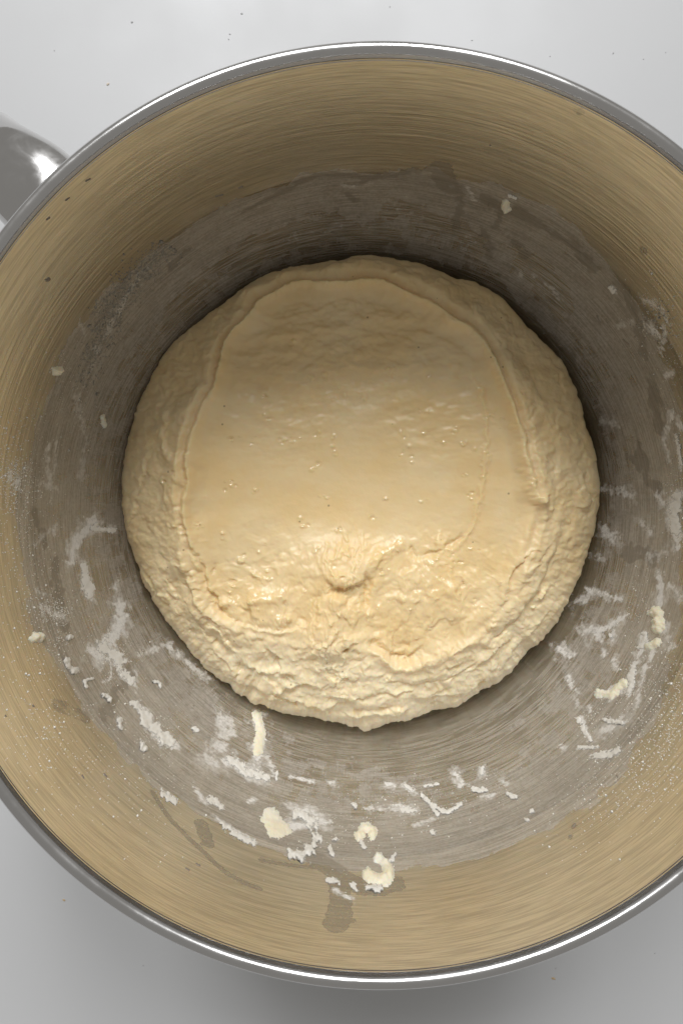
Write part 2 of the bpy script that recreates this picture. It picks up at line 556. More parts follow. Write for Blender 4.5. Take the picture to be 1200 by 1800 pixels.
# milky flour smears (thin)
MILK = [([(20, 840), (30, 850)], 24, .75), ([(85, 790), (90, 870)], 20, .5), ([(70, 850), (100, 860)], 14, .5),
        ([(165, 915), (135, 950), (125, 985)], 22, .85), ([(150, 935), (200, 930)], 9, .8), ([(100, 930), (95, 935)], 14, .6),
        ([(148, 1000), (155, 1045)], 17, .95), ([(205, 1040), (215, 1085)], 26, .72), ([(215, 1085), (185, 1140), (165, 1150)], 25, .9),
        ([(190, 1140), (215, 1185), (235, 1200)], 13, .95), ([(195, 1160), (195, 1190), (180, 1200)], 3.5, .8), ([(240, 1185)], 13, .7),
        ([(75, 1070), (115, 1085)], 15, .65), ([(65, 1040), (80, 1045)], 9, .6), ([(245, 1150), (300, 1130)], 12, .55), ([(300, 1140), (365, 1190)], 15, .66),
        ([(250, 1250), (275, 1290), (305, 1308)], 17, 1.1), ([(400, 1270), (370, 1340)], 40, .58), ([(450, 1255), (455, 1300), (450, 1340)], 17, .8),
        ([(400, 1340), (450, 1360)], 24, .85), ([(470, 1330), (480, 1360)], 14, .6), ([(290, 1395), (305, 1405)], 10, .9), ([(345, 1390), (360, 1410)], 13, .75),
        ([(385, 1440), (415, 1465), (445, 1480)], 11, .95), ([(365, 1405), (392, 1420)], 8, .9), ([(520, 1420), (550, 1430)], 17, .8), ([(510, 1450), (560, 1445)], 26, .82),
        ([(435, 1410), (448, 1405)], 8, .8), ([(510, 1365), (550, 1375)], 7, .8), ([(580, 1375), (590, 1378)], 9, .7),
        ([(590, 1565), (615, 1580)], 11, .8), ([(650, 1420), (720, 1425)], 17, .62), ([(700, 1415), (725, 1425)], 10, .85), ([(680, 1378), (690, 1380)], 10, .8),
        ([(710, 1382), (725, 1390)], 9, .9), ([(800, 1360), (808, 1382)], 13, .85), ([(845, 1350), (850, 1360)], 9, .8), ([(880, 1370), (890, 1378)], 9, .6),
        ([(845, 1400), (865, 1398)], 10, .7), ([(730, 1450), (760, 1440)], 13, .6),
        ([(1160, 1015), (1160, 1060)], 19, .8), ([(1175, 1030), (1198, 1050)], 18, .7), ([(1010, 1055), (1035, 1050)], 22, .58), ([(1030, 1035), (1090, 1055)], 9, .75),
        ([(1020, 1100), (1050, 1115)], 24, .62), ([(1045, 1115), (1095, 1085)], 13, .8), ([(1080, 1095), (1075, 1125)], 13, .68),
        ([(985, 1140), (1000, 1155)], 15, .86), ([(970, 1135)], 10, .6), ([(1000, 1190), (1003, 1205)], 9, .86), ([(1010, 1215), (1015, 1240)], 12, .5),
        ([(1130, 1115), (1125, 1150)], 14, .8), ([(1060, 1145), (1062, 1152)], 8, .9), ([(1078, 1160), (1080, 1172)], 9, .85),
        ([(1145, 1150), (1130, 1180)], 16, .8), ([(1115, 1165), (1105, 1220)], 10, 1.0), ([(1070, 1220), (1100, 1200)], 13, 1.0), ([(1125, 1200), (1118, 1240)], 12, .65),
        ([(1165, 1100), (1180, 1140)], 20, .6), ([(1095, 1265), (1060, 1285)], 26, .6), ([(1020, 1260), (1035, 1300)], 6, 1.0), ([(1050, 1330), (1085, 1320)], 10, .95),
        ([(1015, 1315), (1050, 1313)], 4, 1.0), ([(1035, 1240), (1038, 1250)], 8, .7), ([(985, 1310), (990, 1315)], 9, .6),
        ([(1180, 730), (1170, 760)], 14, .8), ([(1190, 745), (1198, 750)], 16, .8), ([(1186, 765), (1196, 825)], 5, 1.0), ([(1165, 770), (1175, 810)], 9, .6),
        ([(1195, 870), (1180, 900), (1190, 960)], 16, .95), ([(1155, 870), (1165, 885)], 12, .8), ([(1140, 575), (1155, 585)], 20, .72), ([(1130, 525), (1170, 560), (1160, 620)], 18, .55),
        ([(1077, 508)], 9, .85), ([(1170, 660), (1182, 655)], 12, .7), ([(1085, 575), (1110, 565)], 14, .45), ([(1060, 860), (1110, 870)], 15, .62), ([(1060, 930), (1080, 945)], 20, .68),
        ([(1125, 915), (1140, 935)], 14, .6), ([(1060, 740), (1085, 745)], 14, .45), ([(1020, 965), (1060, 985)], 15, .5),
        ([(830, 420), (815, 440)], 18, .34), ([(690, 365), (740, 385)], 20, .3), ([(600, 400), (500, 420)], 24, .28), ([(400, 470), (350, 520)], 26, .28),
        ([(930, 480), (985, 520)], 28, .42), ([(820, 330), (830, 350)], 13, .5), ([(600, 325), (620, 330)], 16, .45), ([(640, 330), (700, 300)], 10, .3),
        ([(260, 470), (200, 560), (165, 640)], 26, .42), ([(130, 700), (150, 760), (145, 840)], 26, .4), ([(140, 560), (150, 590)], 10, .4),
        ([(100, 780), (95, 840)], 14, .5), ([(1140, 980), (1170, 970)], 18, .5), ([(90, 930), (60, 960)], 12, .45), ([(840, 1140), (870, 1190)], 2, .0)]
for ln, w, a in MILK:
    brush(milk, ln, w * 1.35, a * 0.95, 0.0, 0.8)
    brush(milk, ln, w * 0.65, a * 1.55, 0.0, 0.9)
milk = np.maximum(milk, sstep(2, 9, dlt) * (0.17 + 0.16 * nz2 + 0.10 * nz1))
arc = ss
rings = np.exp(-((arc - (PS[-1] - 0.036)) / 0.020) ** 2) * (0.3 + 0.7 * sstep(-0.4, 0.6, np.sin(tt))) + 0.15
brv = np.stack([np.cos(tt), np.sin(tt), arc], -1)
F_in = grid_faces(NT, len(S), True)
soft = 7.0 * sstep(-0.75, -0.1, np.sin(tt))
zone = sstep(-1.0 - soft, 2.0 + soft, dlt)
ze_ = ZE + 0.0100 * np.sin(tt)
upw = sstep(-0.6, 0.1, np.sin(tt))
zone = zone * (0.10 * (1 - upw) + (0.90 + 0.10 * upw) * sstep(-0.007 - 0.001 * upw, 0.008 - 0.009 * upw, V_in[:, 2] - ze_))
film = film * sstep(-0.006 - 0.001 * upw, 0.006 - 0.006 * upw, V_in[:, 2] - ze_)
zone = zone * (1 - 0.40 * np.exp(-(np.minimum(np.abs(tt - 4.80), 2) / 0.5) ** 2))
body = link_mesh('bowl_wall', V_in, F_in, M_BOWL, bowl, attrs=dict(zone=zone, stain=stain, film=film, milk=milk, rings=rings, brush=brv))

# outer skin (a millimetre and a half thicker), foot and rim
po = np.stack([PR - 0.0014 * PN_r, PZ - 0.0014 * PN_z], -1)[::6]
po[0, 0] = 0
v, f = lathe(po, 256)
link_mesh('outer_skin', v, f[:, ::-1], M_POL, bowl)
a = np.linspace(0, 2 * np.pi, 33)
foot = np.array([[0.040, 0.0075], [0.046, 0.0075], [0.0475, 0.004], [0.0485, -0.003], [0.0478, CZ + 0.0004], [0.045, CZ + 0.0002], [0.044, -0.002], [0.040, 0.002]])
v, f = lathe(foot, 192)
link_mesh('base_ring', v, f, M_POL, bowl)
# rolled rim: a bead whose inner side runs into the wall
bead = []
rc, zc, rb_ = 0.1114, RIM_Z - 0.0018, 0.00175
for q in np.linspace(math.radians(165), math.radians(-170), 40):
    bead.append([rc + rb_ * math.cos(q), zc + rb_ * math.sin(q)])
bead = [[0.10915, 0.1524], [0.10945, 0.1531]] + bead
v, f = lathe(np.array(bead), 720)
M_RIM = mat_polished('satin_steel', 0.16, 0.26)
link_mesh('rim', v, f[:, ::-1], M_RIM, bowl)


# handle: a hollow strap that leaves the bowl below the rim, bows out and comes back low on the wall
def make_handle():
    ang = math.radians(136.3)
    er = np.array([math.cos(ang), math.sin(ang), 0]); et = np.array([-math.sin(ang), math.cos(ang), 0]); ez = np.array([0, 0, 1.0])
    # path (radius, z), half width (across), half thickness
    ctl = [(0.1060, 0.1335, .0175, .0090), (0.1105, 0.1337, .0148, .0084), (0.116, 0.1350, .0128, .0076), (0.127, 0.1345, .0122, .0066), (0.140, 0.1300, .0100, .0060),
           (0.151, 0.1200, .0100, .0060), (0.156, 0.105, .0098, .0060), (0.154, 0.088, .0095, .0058), (0.145, 0.070, .0095, .0058),
           (0.130, 0.055, .0100, .0060), (0.116, 0.0500, .0110, .0065), (0.108, 0.0490, .0120, .0068), (0.0995, 0.0490, .0130, .0070)]
    P = resample(np.array(ctl))
    tr = np.gradient(P[:, 0]); tz = np.gradient(P[:, 1]); L = np.hypot(tr, tz); tr /= L; tz /= L
    nr, nz = -tz, tr
    q = np.arange(40) / 40 * 2 * np.pi
    c, s_ = np.cos(q), np.sin(q)
    e = 0.82
    c = np.sign(c) * np.abs(c) ** e; s_ = np.sign(s_) * np.abs(s_) ** e
    vs = []
    for i in range(len(P)):
        r0, z0, hw, ht = P[i]
        o = er * r0 + ez * z0
        n = er * nr[i] + ez * nz[i]
        vs.append(o + np.outer(c * hw, et) + np.outer(s_ * ht, n))
    v = np.vstack(vs)
    rad = np.hypot(v[:, 0], v[:, 1])
    lim = r_of_z(v[:, 2]) + 0.0007            # the ends are welded to the outside of the wall
    k = np.maximum(1.0, lim / np.maximum(rad, 1e-6))
    v[:, :2] *= k[:, None]
    return link_mesh('handle', v, grid_faces(40, len(P), True), M_POL, bowl)


make_handle()

# ------------------------------------------------------------------ dough
OUT = [(650, 448), (700, 456), (750, 466), (795, 488), (830, 494), (880, 523), (930, 578), (985, 632), (1005, 668), (1022, 715), (1030, 745), (1045, 795),
       (1055, 855), (1050, 905), (1036, 960), (1020, 1005), (1000, 1050), (975, 1098), (925, 1148), (895, 1185), (850, 1212), (812, 1236), (800, 1246),
       (765, 1244), (720, 1264), (680, 1272), (642, 1284), (620, 1278), (600, 1270), (530, 1256), (480, 1250), (445, 1234), (410, 1210), (370, 1182),
       (335, 1142), (290, 1086), (255, 1028), (240, 990), (226, 950), (216, 900), (214, 850), (219, 800), (232, 745), (245, 705), (262, 672), (285, 628),
       (315, 592), (345, 570), (400, 530), (430, 505), (500, 476), (560, 464), (600, 458)]


def dz_edge(th): return ZE + 0.0100 * np.sin(th)


def make_dough():
    NTh, NR = 1300, 350
    # outline in polar form round the dough's own centre
    DC = np.array(at_z(637, 868, ZE))
    pts = []
    for px, py in OUT:
        z = ZE
        for _ in range(4):
            x, y = at_z(px, py, z)
            z = float(dz_edge(math.atan2(y, x)))
        pts.append((x - DC[0], y - DC[1]))
    pts = np.array(pts)
    pa = np.arctan2(pts[:, 1], pts[:, 0]); pr = np.hypot(pts[:, 0], pts[:, 1])
    k = np.argsort(pa); pa, pr = pa[k], pr[k]
    th = np.arange(NTh) / NTh * 2 * np.pi - np.pi
    rb = np.interp(th, np.concatenate([pa - 2 * np.pi, pa, pa + 2 * np.pi]), np.tile(pr, 3))
    ker = np.hanning(13); ker /= ker.sum()
    rb = np.convolve(np.concatenate([rb[-6:], rb, rb[:6]]), ker, 'valid')
    low = sstep(0.1, 0.9, -np.sin(th))
    cx, cy = np.cos(th) * 10, np.sin(th) * 10
    rb = rb + 0.00042 * (0.6 + 1.5 * low) * fbm(cx * 1.5, cy * 1.5, 3.0, 5, 0.62)
    # square grid bent into a disc (no pole), rows dense at the side
    M = 390
    gi, gj = np.meshgrid(np.arange(-M, M + 1), np.arange(-M, M + 1), indexing='ij')
    ai, aj = np.abs(gi), np.abs(gj)
    k_ = np.maximum(ai, aj)
    with np.errstate(divide='ignore', invalid='ignore'):
        A = np.where(ai >= aj, np.pi / 4 * gj / np.where(gi == 0, 1, gi), np.pi / 2 - np.pi / 4 * gi / np.where(gj == 0, 1, gj))
    A = np.where((ai >= aj) & (gi < 0), A + np.pi, A)
    A = np.where((ai < aj) & (gj < 0), A + np.pi, A)
    A = (A + np.pi) % (2 * np.pi) - np.pi
    T = np.interp(k_ / M, [0, .60, .86, 1.0], [0, 1.0, 1.571, 2.35])
    RB = np.interp(A.ravel(), th, rb, period=2 * np.pi).reshape(A.shape)
    rho = np.sin(T)
    up = T < np.pi / 2
    zb = dz_edge(A)
    Hh = 0.0170
    rho_c = np.clip(rho, 0, 1)
    ztop = zb * rho_c ** 1.7 + ZE * (1 - rho_c ** 1.7) + Hh * np.clip(1 - rho_c ** (3.0 + 2.2 * sstep(-0.75, 0.7, -np.sin(A))), 0, 1) ** 0.60
    zlow = zb - 0.030 * np.abs(np.cos(T)) ** 0.9
    z = np.where(up, ztop, zlow)
    x = DC[0] + RB * rho * np.cos(A); y = DC[1] + RB * rho * np.sin(A)
    shp = T.shape
    # photograph-pixel scale for placing features, millimetres on the dough
    mx, my = x.ravel() * 1000, y.ravel() * 1000
    P2 = np.stack([mx, my], -1)
    rhof = rho.ravel(); upf = up.ravel()
    Af = A.ravel()

    def pl(line):
        o = []
        for px, py in line:
            R = math.hypot(px - 637, py - 868) / 415
            zz = ZE + 0.0155 * max(0, 1 - min(R, 1) ** 3) ** 0.6
            o.append([c * 1000 for c in at_z(px, py, zz)])
        return np.array(o)

    h = np.zeros(len(mx)); gloss = np.full(len(mx), 0.24)
    # warp for organic edges
    wA = fbm(mx / 7, my / 7, 1.0, 3, 0.5); wB = fbm(mx / 7, my / 7, 51.0, 3, 0.5)
    wC = fbm(mx / 2.2, my / 2.2, 11.0, 3, 0.55); wD = fbm(mx / 2.2, my / 2.2, 71.0, 3, 0.55)
    PW = P2 + np.stack([wA * 1.3 + wC * 0.5, wB * 1.3 + wD * 0.5], -1)

    wE = fbm(mx / 16, my / 16, 91.0, 2, 0.5); wF = fbm(mx / 16, my / 16, 131.0, 2, 0.5)
    PS_ = P2 + np.stack([wA * 0.45 + wE * 1.6, wB * 0.45 + wF * 1.6], -1)
    # ring of the imprint: inside is pressed in, smooth and wet
    RING = [(345, 965), (332, 905), (336, 840), (352, 750), (385, 672), (408, 610), (448, 562), (490, 528), (560, 512), (640, 508), (700, 524), (760, 553),
            (806, 580), (848, 625), (880, 685), (905, 745), (918, 805), (930, 860), (928, 920), (908, 985), (880, 1050), (830, 1110), (770, 1145), (715, 1158),
            (650, 1130), (600, 1115), (520, 1112), (450, 1098), (400, 1082), (368, 1050), (352, 1010)]
    ring = resample(pl(RING), closed=True)
    rc = ring.mean(0)
    ra = np.arctan2(ring[:, 1] - rc[1], ring[:, 0] - rc[0]); rr_ = np.hypot(*(ring - rc).T)
    kk = np.argsort(ra)
    pa_ = np.arctan2(PS_[:, 1] - rc[1], PS_[:, 0] - rc[0]); pr_ = np.hypot(*(PS_ - rc).T)
    rR = np.interp(pa_, np.concatenate([ra[kk] - 2 * np.pi, ra[kk], ra[kk] + 2 * np.pi]), np.tile(rr_[kk], 3))
    sd = pr_ - rR                                  # mm, negative inside
    inside = 1 - sstep(-7.0, 0.0, sd)
    lowang = sstep(0.45, 0.95, -np.sin(pa_)) * sstep(0.1, 0.4, rhof)       # towards the bottom of the picture
    q_ = np.clip(pr_ / rR, 0, 1)
    h += -6.5 * (1 - q_ ** 2.2) ** 1.15 * (1 - 0.25 * lowang * q_)
    h += -1.9 * (1 - sstep(-5.5, -0.4, sd)) * (1 - 0.6 * lowang)
    gloss += 0.20 * inside

    h += (2.1 + 0.9 * wE) * sstep(1.2, 4.2, sd) * (1 - sstep(3.5, 13.0, sd)) * (1 - 0.7 * lowang)     # shoulder outside the seam
    # the raised seam along the ring (left, top, right)
    S1 = pl([(347, 1000), (340, 960), (330, 905), (336, 840), (352, 750), (383, 672), (408, 610), (448, 562), (490, 528), (560, 512), (640, 508), (700, 524),
             (760, 553), (806, 580), (848, 625), (880, 685), (905, 745), (918, 805), (932, 860), (942, 882)])
    d, par = seg_dist(PS_ + np.stack([wC * .2, wD * .2], -1), resample(S1), 12)
    amp = (2.9 + 0.4 * wC) * (0.8 + 0.4 * wE) + 0.45 * sstep(0.72, 0.98, par) + 0.35 * np.exp(-((par - 0.20) / 0.12) ** 2)
    wd = 1.15 + 0.9 * sstep(0.75, 1.0, par) + 0.5 * np.exp(-((par - 0.15) / 0.1) ** 2)
    h += amp * np.exp(-(d / wd) ** 2)
    gloss += 0.25 * np.exp(-(d / 2.2) ** 2)

    def ridge(line, w, a, rows=P2, pad=None, gl=0.0, taper=True):
        nonlocal h, gloss
        L = pl(line)
        if len(L) > 2: L = resample(L)
        if a < 0: w, a = max(w, 0.85) * 1.25, a * 0.75
        d, par = seg_dist(rows, L, w * 4)
        tp = np.clip(np.minimum(par, 1 - par) * 7 + 0.25, 0, 1) if taper else 1.0
        e = np.exp(-(d / w) ** 2) * tp * upf
        h = h + 1.35 * a * e
        if gl: gloss = gloss + gl * e

    def step(line, w, a, rng_=6.0):
        """fold: the left-hand side of the line stands a mm higher, dying away over rng_"""
        nonlocal h
        L = resample(pl(line))
        d, par = seg_dist(PW, L, rng_ * 1.6)
        # sign
        i = np.where(d < rng_ * 1.6)[0]
        if not len(i): return
        cum = np.linspace(0, 1, len(L))
        seg = np.linalg.norm(np.diff(L, axis=0), axis=1); cum = np.concatenate([[0], np.cumsum(seg)]) / seg.sum()
        bx = np.interp(par[i], cum, L[:, 0]); by = np.interp(par[i], cum, L[:, 1])
        tx = np.interp(np.clip(par[i] + .02, 0, 1), cum, L[:, 0]) - np.interp(np.clip(par[i] - .02, 0, 1), cum, L[:, 0])
        ty = np.interp(np.clip(par[i] + .02, 0, 1), cum, L[:, 1]) - np.interp(np.clip(par[i] - .02, 0, 1), cum, L[:, 1])
        sgn = tx * (PW[i, 1] - by) - ty * (PW[i, 0] - bx)
        sdist = d[i] * np.sign(sgn)
        fall = (1 - sstep(0, rng_, np.abs(sdist))) * np.clip(np.minimum(par[i], 1 - par[i]) * 5, 0, 1)
        h[i] += a * (sstep(-w, w, sdist) - 0.5) * fall * upf[i]

    # second fold lines
    ridge([(832, 660), (850, 715), (856, 780), (850, 850), (845, 890), (830, 940), (800, 965), (745, 970)], 1.1, .5, PW, gl=.25)
    ridge([(300, 720), (290, 760), (296, 800)], 1.2, .6, PW); ridge([(360, 690), (330, 760), (318, 850), (322, 930)], 1.8, .6, PW, gl=.2)
    ridge([(930, 900), (915, 965), (885, 1040), (840, 1100)], 3.0, .7, PW, gl=.25)
    ridge([(968, 800), (985, 860), (975, 930), (945, 1010)], 2.0, .5, PW); ridge([(1010, 860), (1020, 890)], 2.2, .8, PW, gl=.3)
    ridge([(940, 872), (944, 884)], 2.3, 1.3, P2, gl=.3)
    ridge([(900, 660), (960, 740), (985, 800)], 2.2, .55, PW); ridge([(480, 500), (560, 490), (640, 480)], 2.5, .4, PW)
    ridge([(700, 500), (800, 545), (870, 600)], 3, .4, PW)
    # left lower groove, folds
    ridge([(340, 965), (358, 1015), (378, 1062), (400, 1085)], .8, -1.6, PW); ridge([(330, 985), (342, 1030), (362, 1075)], 1.4, .9, PW)
    ridge([(334, 1000), (340, 1020)], .8, -1.2, P2); ridge([(322, 965), (326, 1010)], 1.2, .6, PW)
    step([(372, 1066), (400, 1085), (450, 1100), (510, 1108), (545, 1095), (556, 1055), (548, 1040)][::-1], .5, 1.5, 5)
    ridge([(430, 1052), (470, 1056), (500, 1048)], 2.4, 1.1, PW, gl=.5); ridge([(395, 1060), (420, 1066), (450, 1072)], 1.5, .7, PW, gl=.4)
    ridge([(480, 1090), (510, 1092)], 2.2, .8, PW, gl=.4)
    # the peak pulled up by the hook, its flap and the stem that runs to the edge
    ridge([(580, 1000), (632, 998)], 7.5, 2.3, PW, taper=False); ridge([(578, 1012), (600, 1020), (628, 1018)], 1.7, .9, PW, gl=.2)
    step([(572, 1018), (590, 1032), (612, 1034), (640, 1020)], .5, 2.2, 6)
    ridge([(592, 1035), (604, 1037)], .7, -1.0, P2)
    ridge([(600, 1045), (588, 1085), (575, 1120), (580, 1160)], 6.5, 2.4, PW); ridge([(700, 1040), (760, 1050), (810, 1040)], 11, 1.5, PW, gl=.15); ridge([(440, 1075), (500, 1080)], 7, 1.2, PW, gl=.15); ridge([(560, 1040), (557, 1070), (548, 1105), (528, 1112)], 1.0, -1.3, PW)
    ridge([(646, 1015), (644, 1045), (641, 1070)], 1.3, -2.4, PW); ridge([(655, 985), (668, 1000)], 2.5, .6, PW)
    ridge([(614, 1050), (616, 1070)], .7, -.9, PW); ridge([(655, 1000), (672, 985), (690, 965), (715, 962)], 2.4, .9, PW, gl=.3)
    ridge([(725, 965), (738, 985)], 1.0, -1.0, PW); ridge([(745, 982), (775, 970), (800, 960), (818, 940)], .7, -1.0, PW)
    ridge([(768, 955), (790, 962)], 2.2, .9, PW)
    # the hollow with its lip
    ridge([(645, 1130), (668, 1142), (692, 1158), (720, 1160), (740, 1148)], 1.2, -2.2, PW)
    ridge([(690, 1140), (720, 1145)], 4.5, -1.6, PW); ridge([(640, 1140), (662, 1150), (690, 1168), (725, 1172), (770, 1156), (830, 1125)], 1.8, 1.3, PW, gl=.2)
    ridge([(612, 1118), (618, 1135)], 2.0, 1.4, PW); ridge([(606, 1140), (609, 1144)], 1.0, -2.6, P2)
    ridge([(620, 1142), (630, 1152)], .9, -1.3, P2)
    # lower folds, layered
    step([(485, 1150), (490, 1180), (488, 1196)], .4, 1.3, 5); step([(572, 1160), (580, 1195), (600, 1200)][::-1], .4, 1.1, 4)
    step([(350, 1165), (410, 1200), (450, 1215), (480, 1222), (530, 1205), (580, 1215)], .5, 1.5, 5)
    step([(440, 1230), (520, 1238), (570, 1250), (610, 1240), (640, 1225), (700, 1215)], .5, 1.3, 4)
    step([(596, 1255), (625, 1268), (660, 1266), (700, 1255), (730, 1245)], .4, 1.8, 3.5); ridge([(608, 1256), (650, 1258), (690, 1250)], 1.5, -1.4, PW)
    step([(720, 1235), (770, 1230), (815, 1222), (870, 1190)], .5, 1.2, 4); step([(640, 1185), (720, 1205), (790, 1195), (860, 1150)], .6, 1.0, 5)
    step([(850, 1140), (905, 1085), (950, 1020), (975, 960)], .6, 1.0, 5); step([(880, 1180), (930, 1120), (975, 1060)], .6, .9, 4)
    ridge([(375, 1128), (382, 1136)], .8, -1.2, P2)

    # ---- texture of the surface
    outer = sstep(-3, 4, sd)
    lowang2 = sstep(0.1, 0.85, -np.sin(Af)) * sstep(0.12, 0.45, rhof)
    rough_zone = np.clip(outer + lowang2 * sstep(18, 36, np.hypot(mx - rc[0], my - rc[1])), 0, 1)
    R_mm = rhof * 90
    # fibres running round the flank
    ca, sa = np.cos(Af), np.sin(Af)
    fib = fbm(ca * 9 + wA * .5, sa * 9 + wB * .5, R_mm / 3.2 + wA * .7, 4, 0.48)
    h += 0.17 * fib * outer * (0.6 + 0.3 * lowang2)
    rid = 1 - np.abs(fbm(ca * 8 + wB * .5, sa * 8, R_mm / 4.0 + wA, 3, 0.5))
    h += 0.14 * (rid - 0.7) * outer * (0.5 + 0.4 * lowang2)
    lump = fbm(mx / 4.2 + wA * .6, my / 4.2 + wB * .6, 5.0, 3, 0.42)
    h += lump * (0.02 + 0.26 * rough_zone + 0.16 * lowang2 * rough_zone)
    blob = fbm(mx / 7.5 + wA * .5, my / 7.5 + wB * .5, 15.0, 2, 0.5)
    h += 0.75 * blob * rough_zone
    fine = fbm(mx / 0.95 + wC * .3, my / 0.95, 8.0, 3, 0.6)
    dst, _p = seg_dist(P2, resample(pl([(606, 985), (600, 1040), (588, 1085), (578, 1130), (590, 1180)])), 30)
    torn = np.exp(-(dst / 8.5) ** 2) * upf
    tq = fbm(mx / 2.6 + wA, my / 4.0 + wB, 33.0, 4, 0.55)
    h += torn * (0.75 * tq + 0.5 * np.abs(tq))
    gloss -= 0.25 * torn
    h += fine * (0.008 + 0.03 * rough_zone * (0.6 + 0.6 * lowang2))
    # broad dimples in the shaded upper part of the imprint and everywhere a little
    dim = fbm(mx / 9, my / 5.5, 2.0, 3, 0.5)
    topz = sstep(0.15, 0.9, np.sin(Af)) * sstep(0.12, 0.45, rhof)
    h += dim * (0.10 + 0.75 * topz * inside + 0.4 * outer)
    # torn folds and lips where the dough was dragged off the wall
    frng = np.random.default_rng(21)
    for q in range(46):
        a0 = frng.uniform(-2.75, -0.35) if q < 36 else frng.uniform(-3.4, 0.3)
        R0 = frng.uniform(300, 408) if q < 36 else frng.uniform(360, 405)
        px0, py0 = 637 + R0 * math.cos(a0), 868 - R0 * math.sin(a0)
        ln_ = frng.uniform(25, 85); dr = frng.normal(0, .22)
        tx, ty = -math.sin(a0) + dr * math.cos(a0), -(math.cos(a0) - dr * math.sin(a0)) * 1
        L_ = []
        for u_ in (-.5, -.17, .17, .5):
            bow = 0.10 * ln_ * (u_ * u_ * 4 - 1) * frng.uniform(.3, 1.4)
            L_.append((px0 + tx * ln_ * u_ + math.cos(a0) * bow + frng.normal(0, 2), py0 + ty * ln_ * u_ - math.sin(a0) * bow + frng.normal(0, 2)))
        step(L_ if frng.random() < .7 else L_[::-1], frng.uniform(.3, .6), frng.uniform(.5, 1.25), frng.uniform(2.5, 4.5))
    for q in range(26):
        a0 = frng.uniform(-2.7, -0.5); R0 = frng.uniform(230, 400)
        px0, py0 = 637 + R0 * math.cos(a0), 868 - R0 * math.sin(a0)
        ridge([(px0, py0), (px0 + frng.normal(0, 7), py0 + frng.normal(0, 7))], frng.uniform(.7, 1.6), frng.choice([-1, 1, 1]) * frng.uniform(.4, .9), PW)
    # pimples and burst bubbles on the wet imprint (they catch the window)
    prng = np.random.default_rng(5)
    PIM = [(470, 690), (550, 660), (575, 662), (600, 690), (640, 695), (500, 770), (515, 772), (560, 765), (580, 765), (462, 735), (712, 764), (745, 720), (712, 795), (720, 800),
           (775, 780), (800, 758), (815, 835), (560, 815), (550, 818), (400, 858), (410, 770), (440, 775), (465, 960), (680, 648), (690, 655), (750, 665), (570, 880), (505, 605), (590, 700),
           (830, 870), (845, 820), (852, 790), (700, 960), (760, 1000), (780, 1005), (800, 1000), (690, 1060), (720, 1075), (660, 1080), (880, 1060), (860, 1070), (490, 1100), (450, 1062),
           (500, 1060), (325, 930), (312, 925), (300, 850), (330, 1000), (925, 760), (925, 850), (935, 840), (905, 700), (760, 1100), (800, 1090), (840, 1060), (520, 1165), (475, 1150), (400, 1130)]
    for q in range(70):
        a0 = frng.uniform(0, 6.283); R0 = 300 * math.sqrt(frng.random())
        x0, y0 = 625 + R0 * math.cos(a0), 870 + R0 * math.sin(a0)
        if frng.random() < sstep(700, 1050, np.array(y0)) * .9 + .12 and 640 < y0: PIM.append((x0, y0))
    for px, py in PIM:
        c = pl([(px, py)])[0]
        for _ in range(3):
            o = c + prng.normal(0, 1.1, 2)
            r0 = prng.uniform(.28, .75); a0 = r0 * prng.uniform(.55, .95) * prng.choice([1, 1, 1, -1])
            i = np.where((np.abs(mx - o[0]) < 3 * r0) & (np.abs(my - o[1]) < 3 * r0))[0]
            q = np.hypot((mx[i] - o[0]) / r0, (my[i] - o[1]) / (r0 * prng.uniform(.45, 1))) + .45 * wC[i] + .3 * wD[i]
            h[i] += a0 * np.exp(-q ** 2) * upf[i]
            gloss[i] += .75 * np.exp(-(q / 1.6) ** 2)
    flank_lit = np.clip(lowang2 * sstep(-8, 16, sd) * 0.9 + 0.12 * outer, 0, 1)      # brightness of the lit lower flank, put into the colour
    # keep the under side quiet
    fade = np.where(upf, 1.0, np.clip((2.1 - T.ravel()) / 0.5, 0, 1) * 0.6)
    h = h * fade
    # displace along the smooth normal
    pos = np.stack([x, y, z], -1)
    n = np.cross(np.gradient(pos, axis=0), np.gradient(pos, axis=1)); n /= np.linalg.norm(n, axis=-1, keepdims=True) + 1e-12
    edge_lim = (1 - 0.55 * sstep(0.93, 1.0, rho))[..., None]
    pos = pos + n * (h.reshape(shp)[..., None] * 0.001) * edge_lim
    return pos.reshape(-1, 3), grid_faces(2 * M + 1, 2 * M + 1)[:, ::-1], np.clip(gloss, 0, 1.3), flank_lit


dv, df, dg, dlit = make_dough()
dough = link_mesh('bread_dough', dv, df, M_DOUGH, attrs=dict(gloss=dg, flank_lit=dlit))
tag(dough, 'big wet mound of pale raw bread dough lying in the bottom of the steel bowl', 'dough')

# ------------------------------------------------------------------ bits stuck to the wall


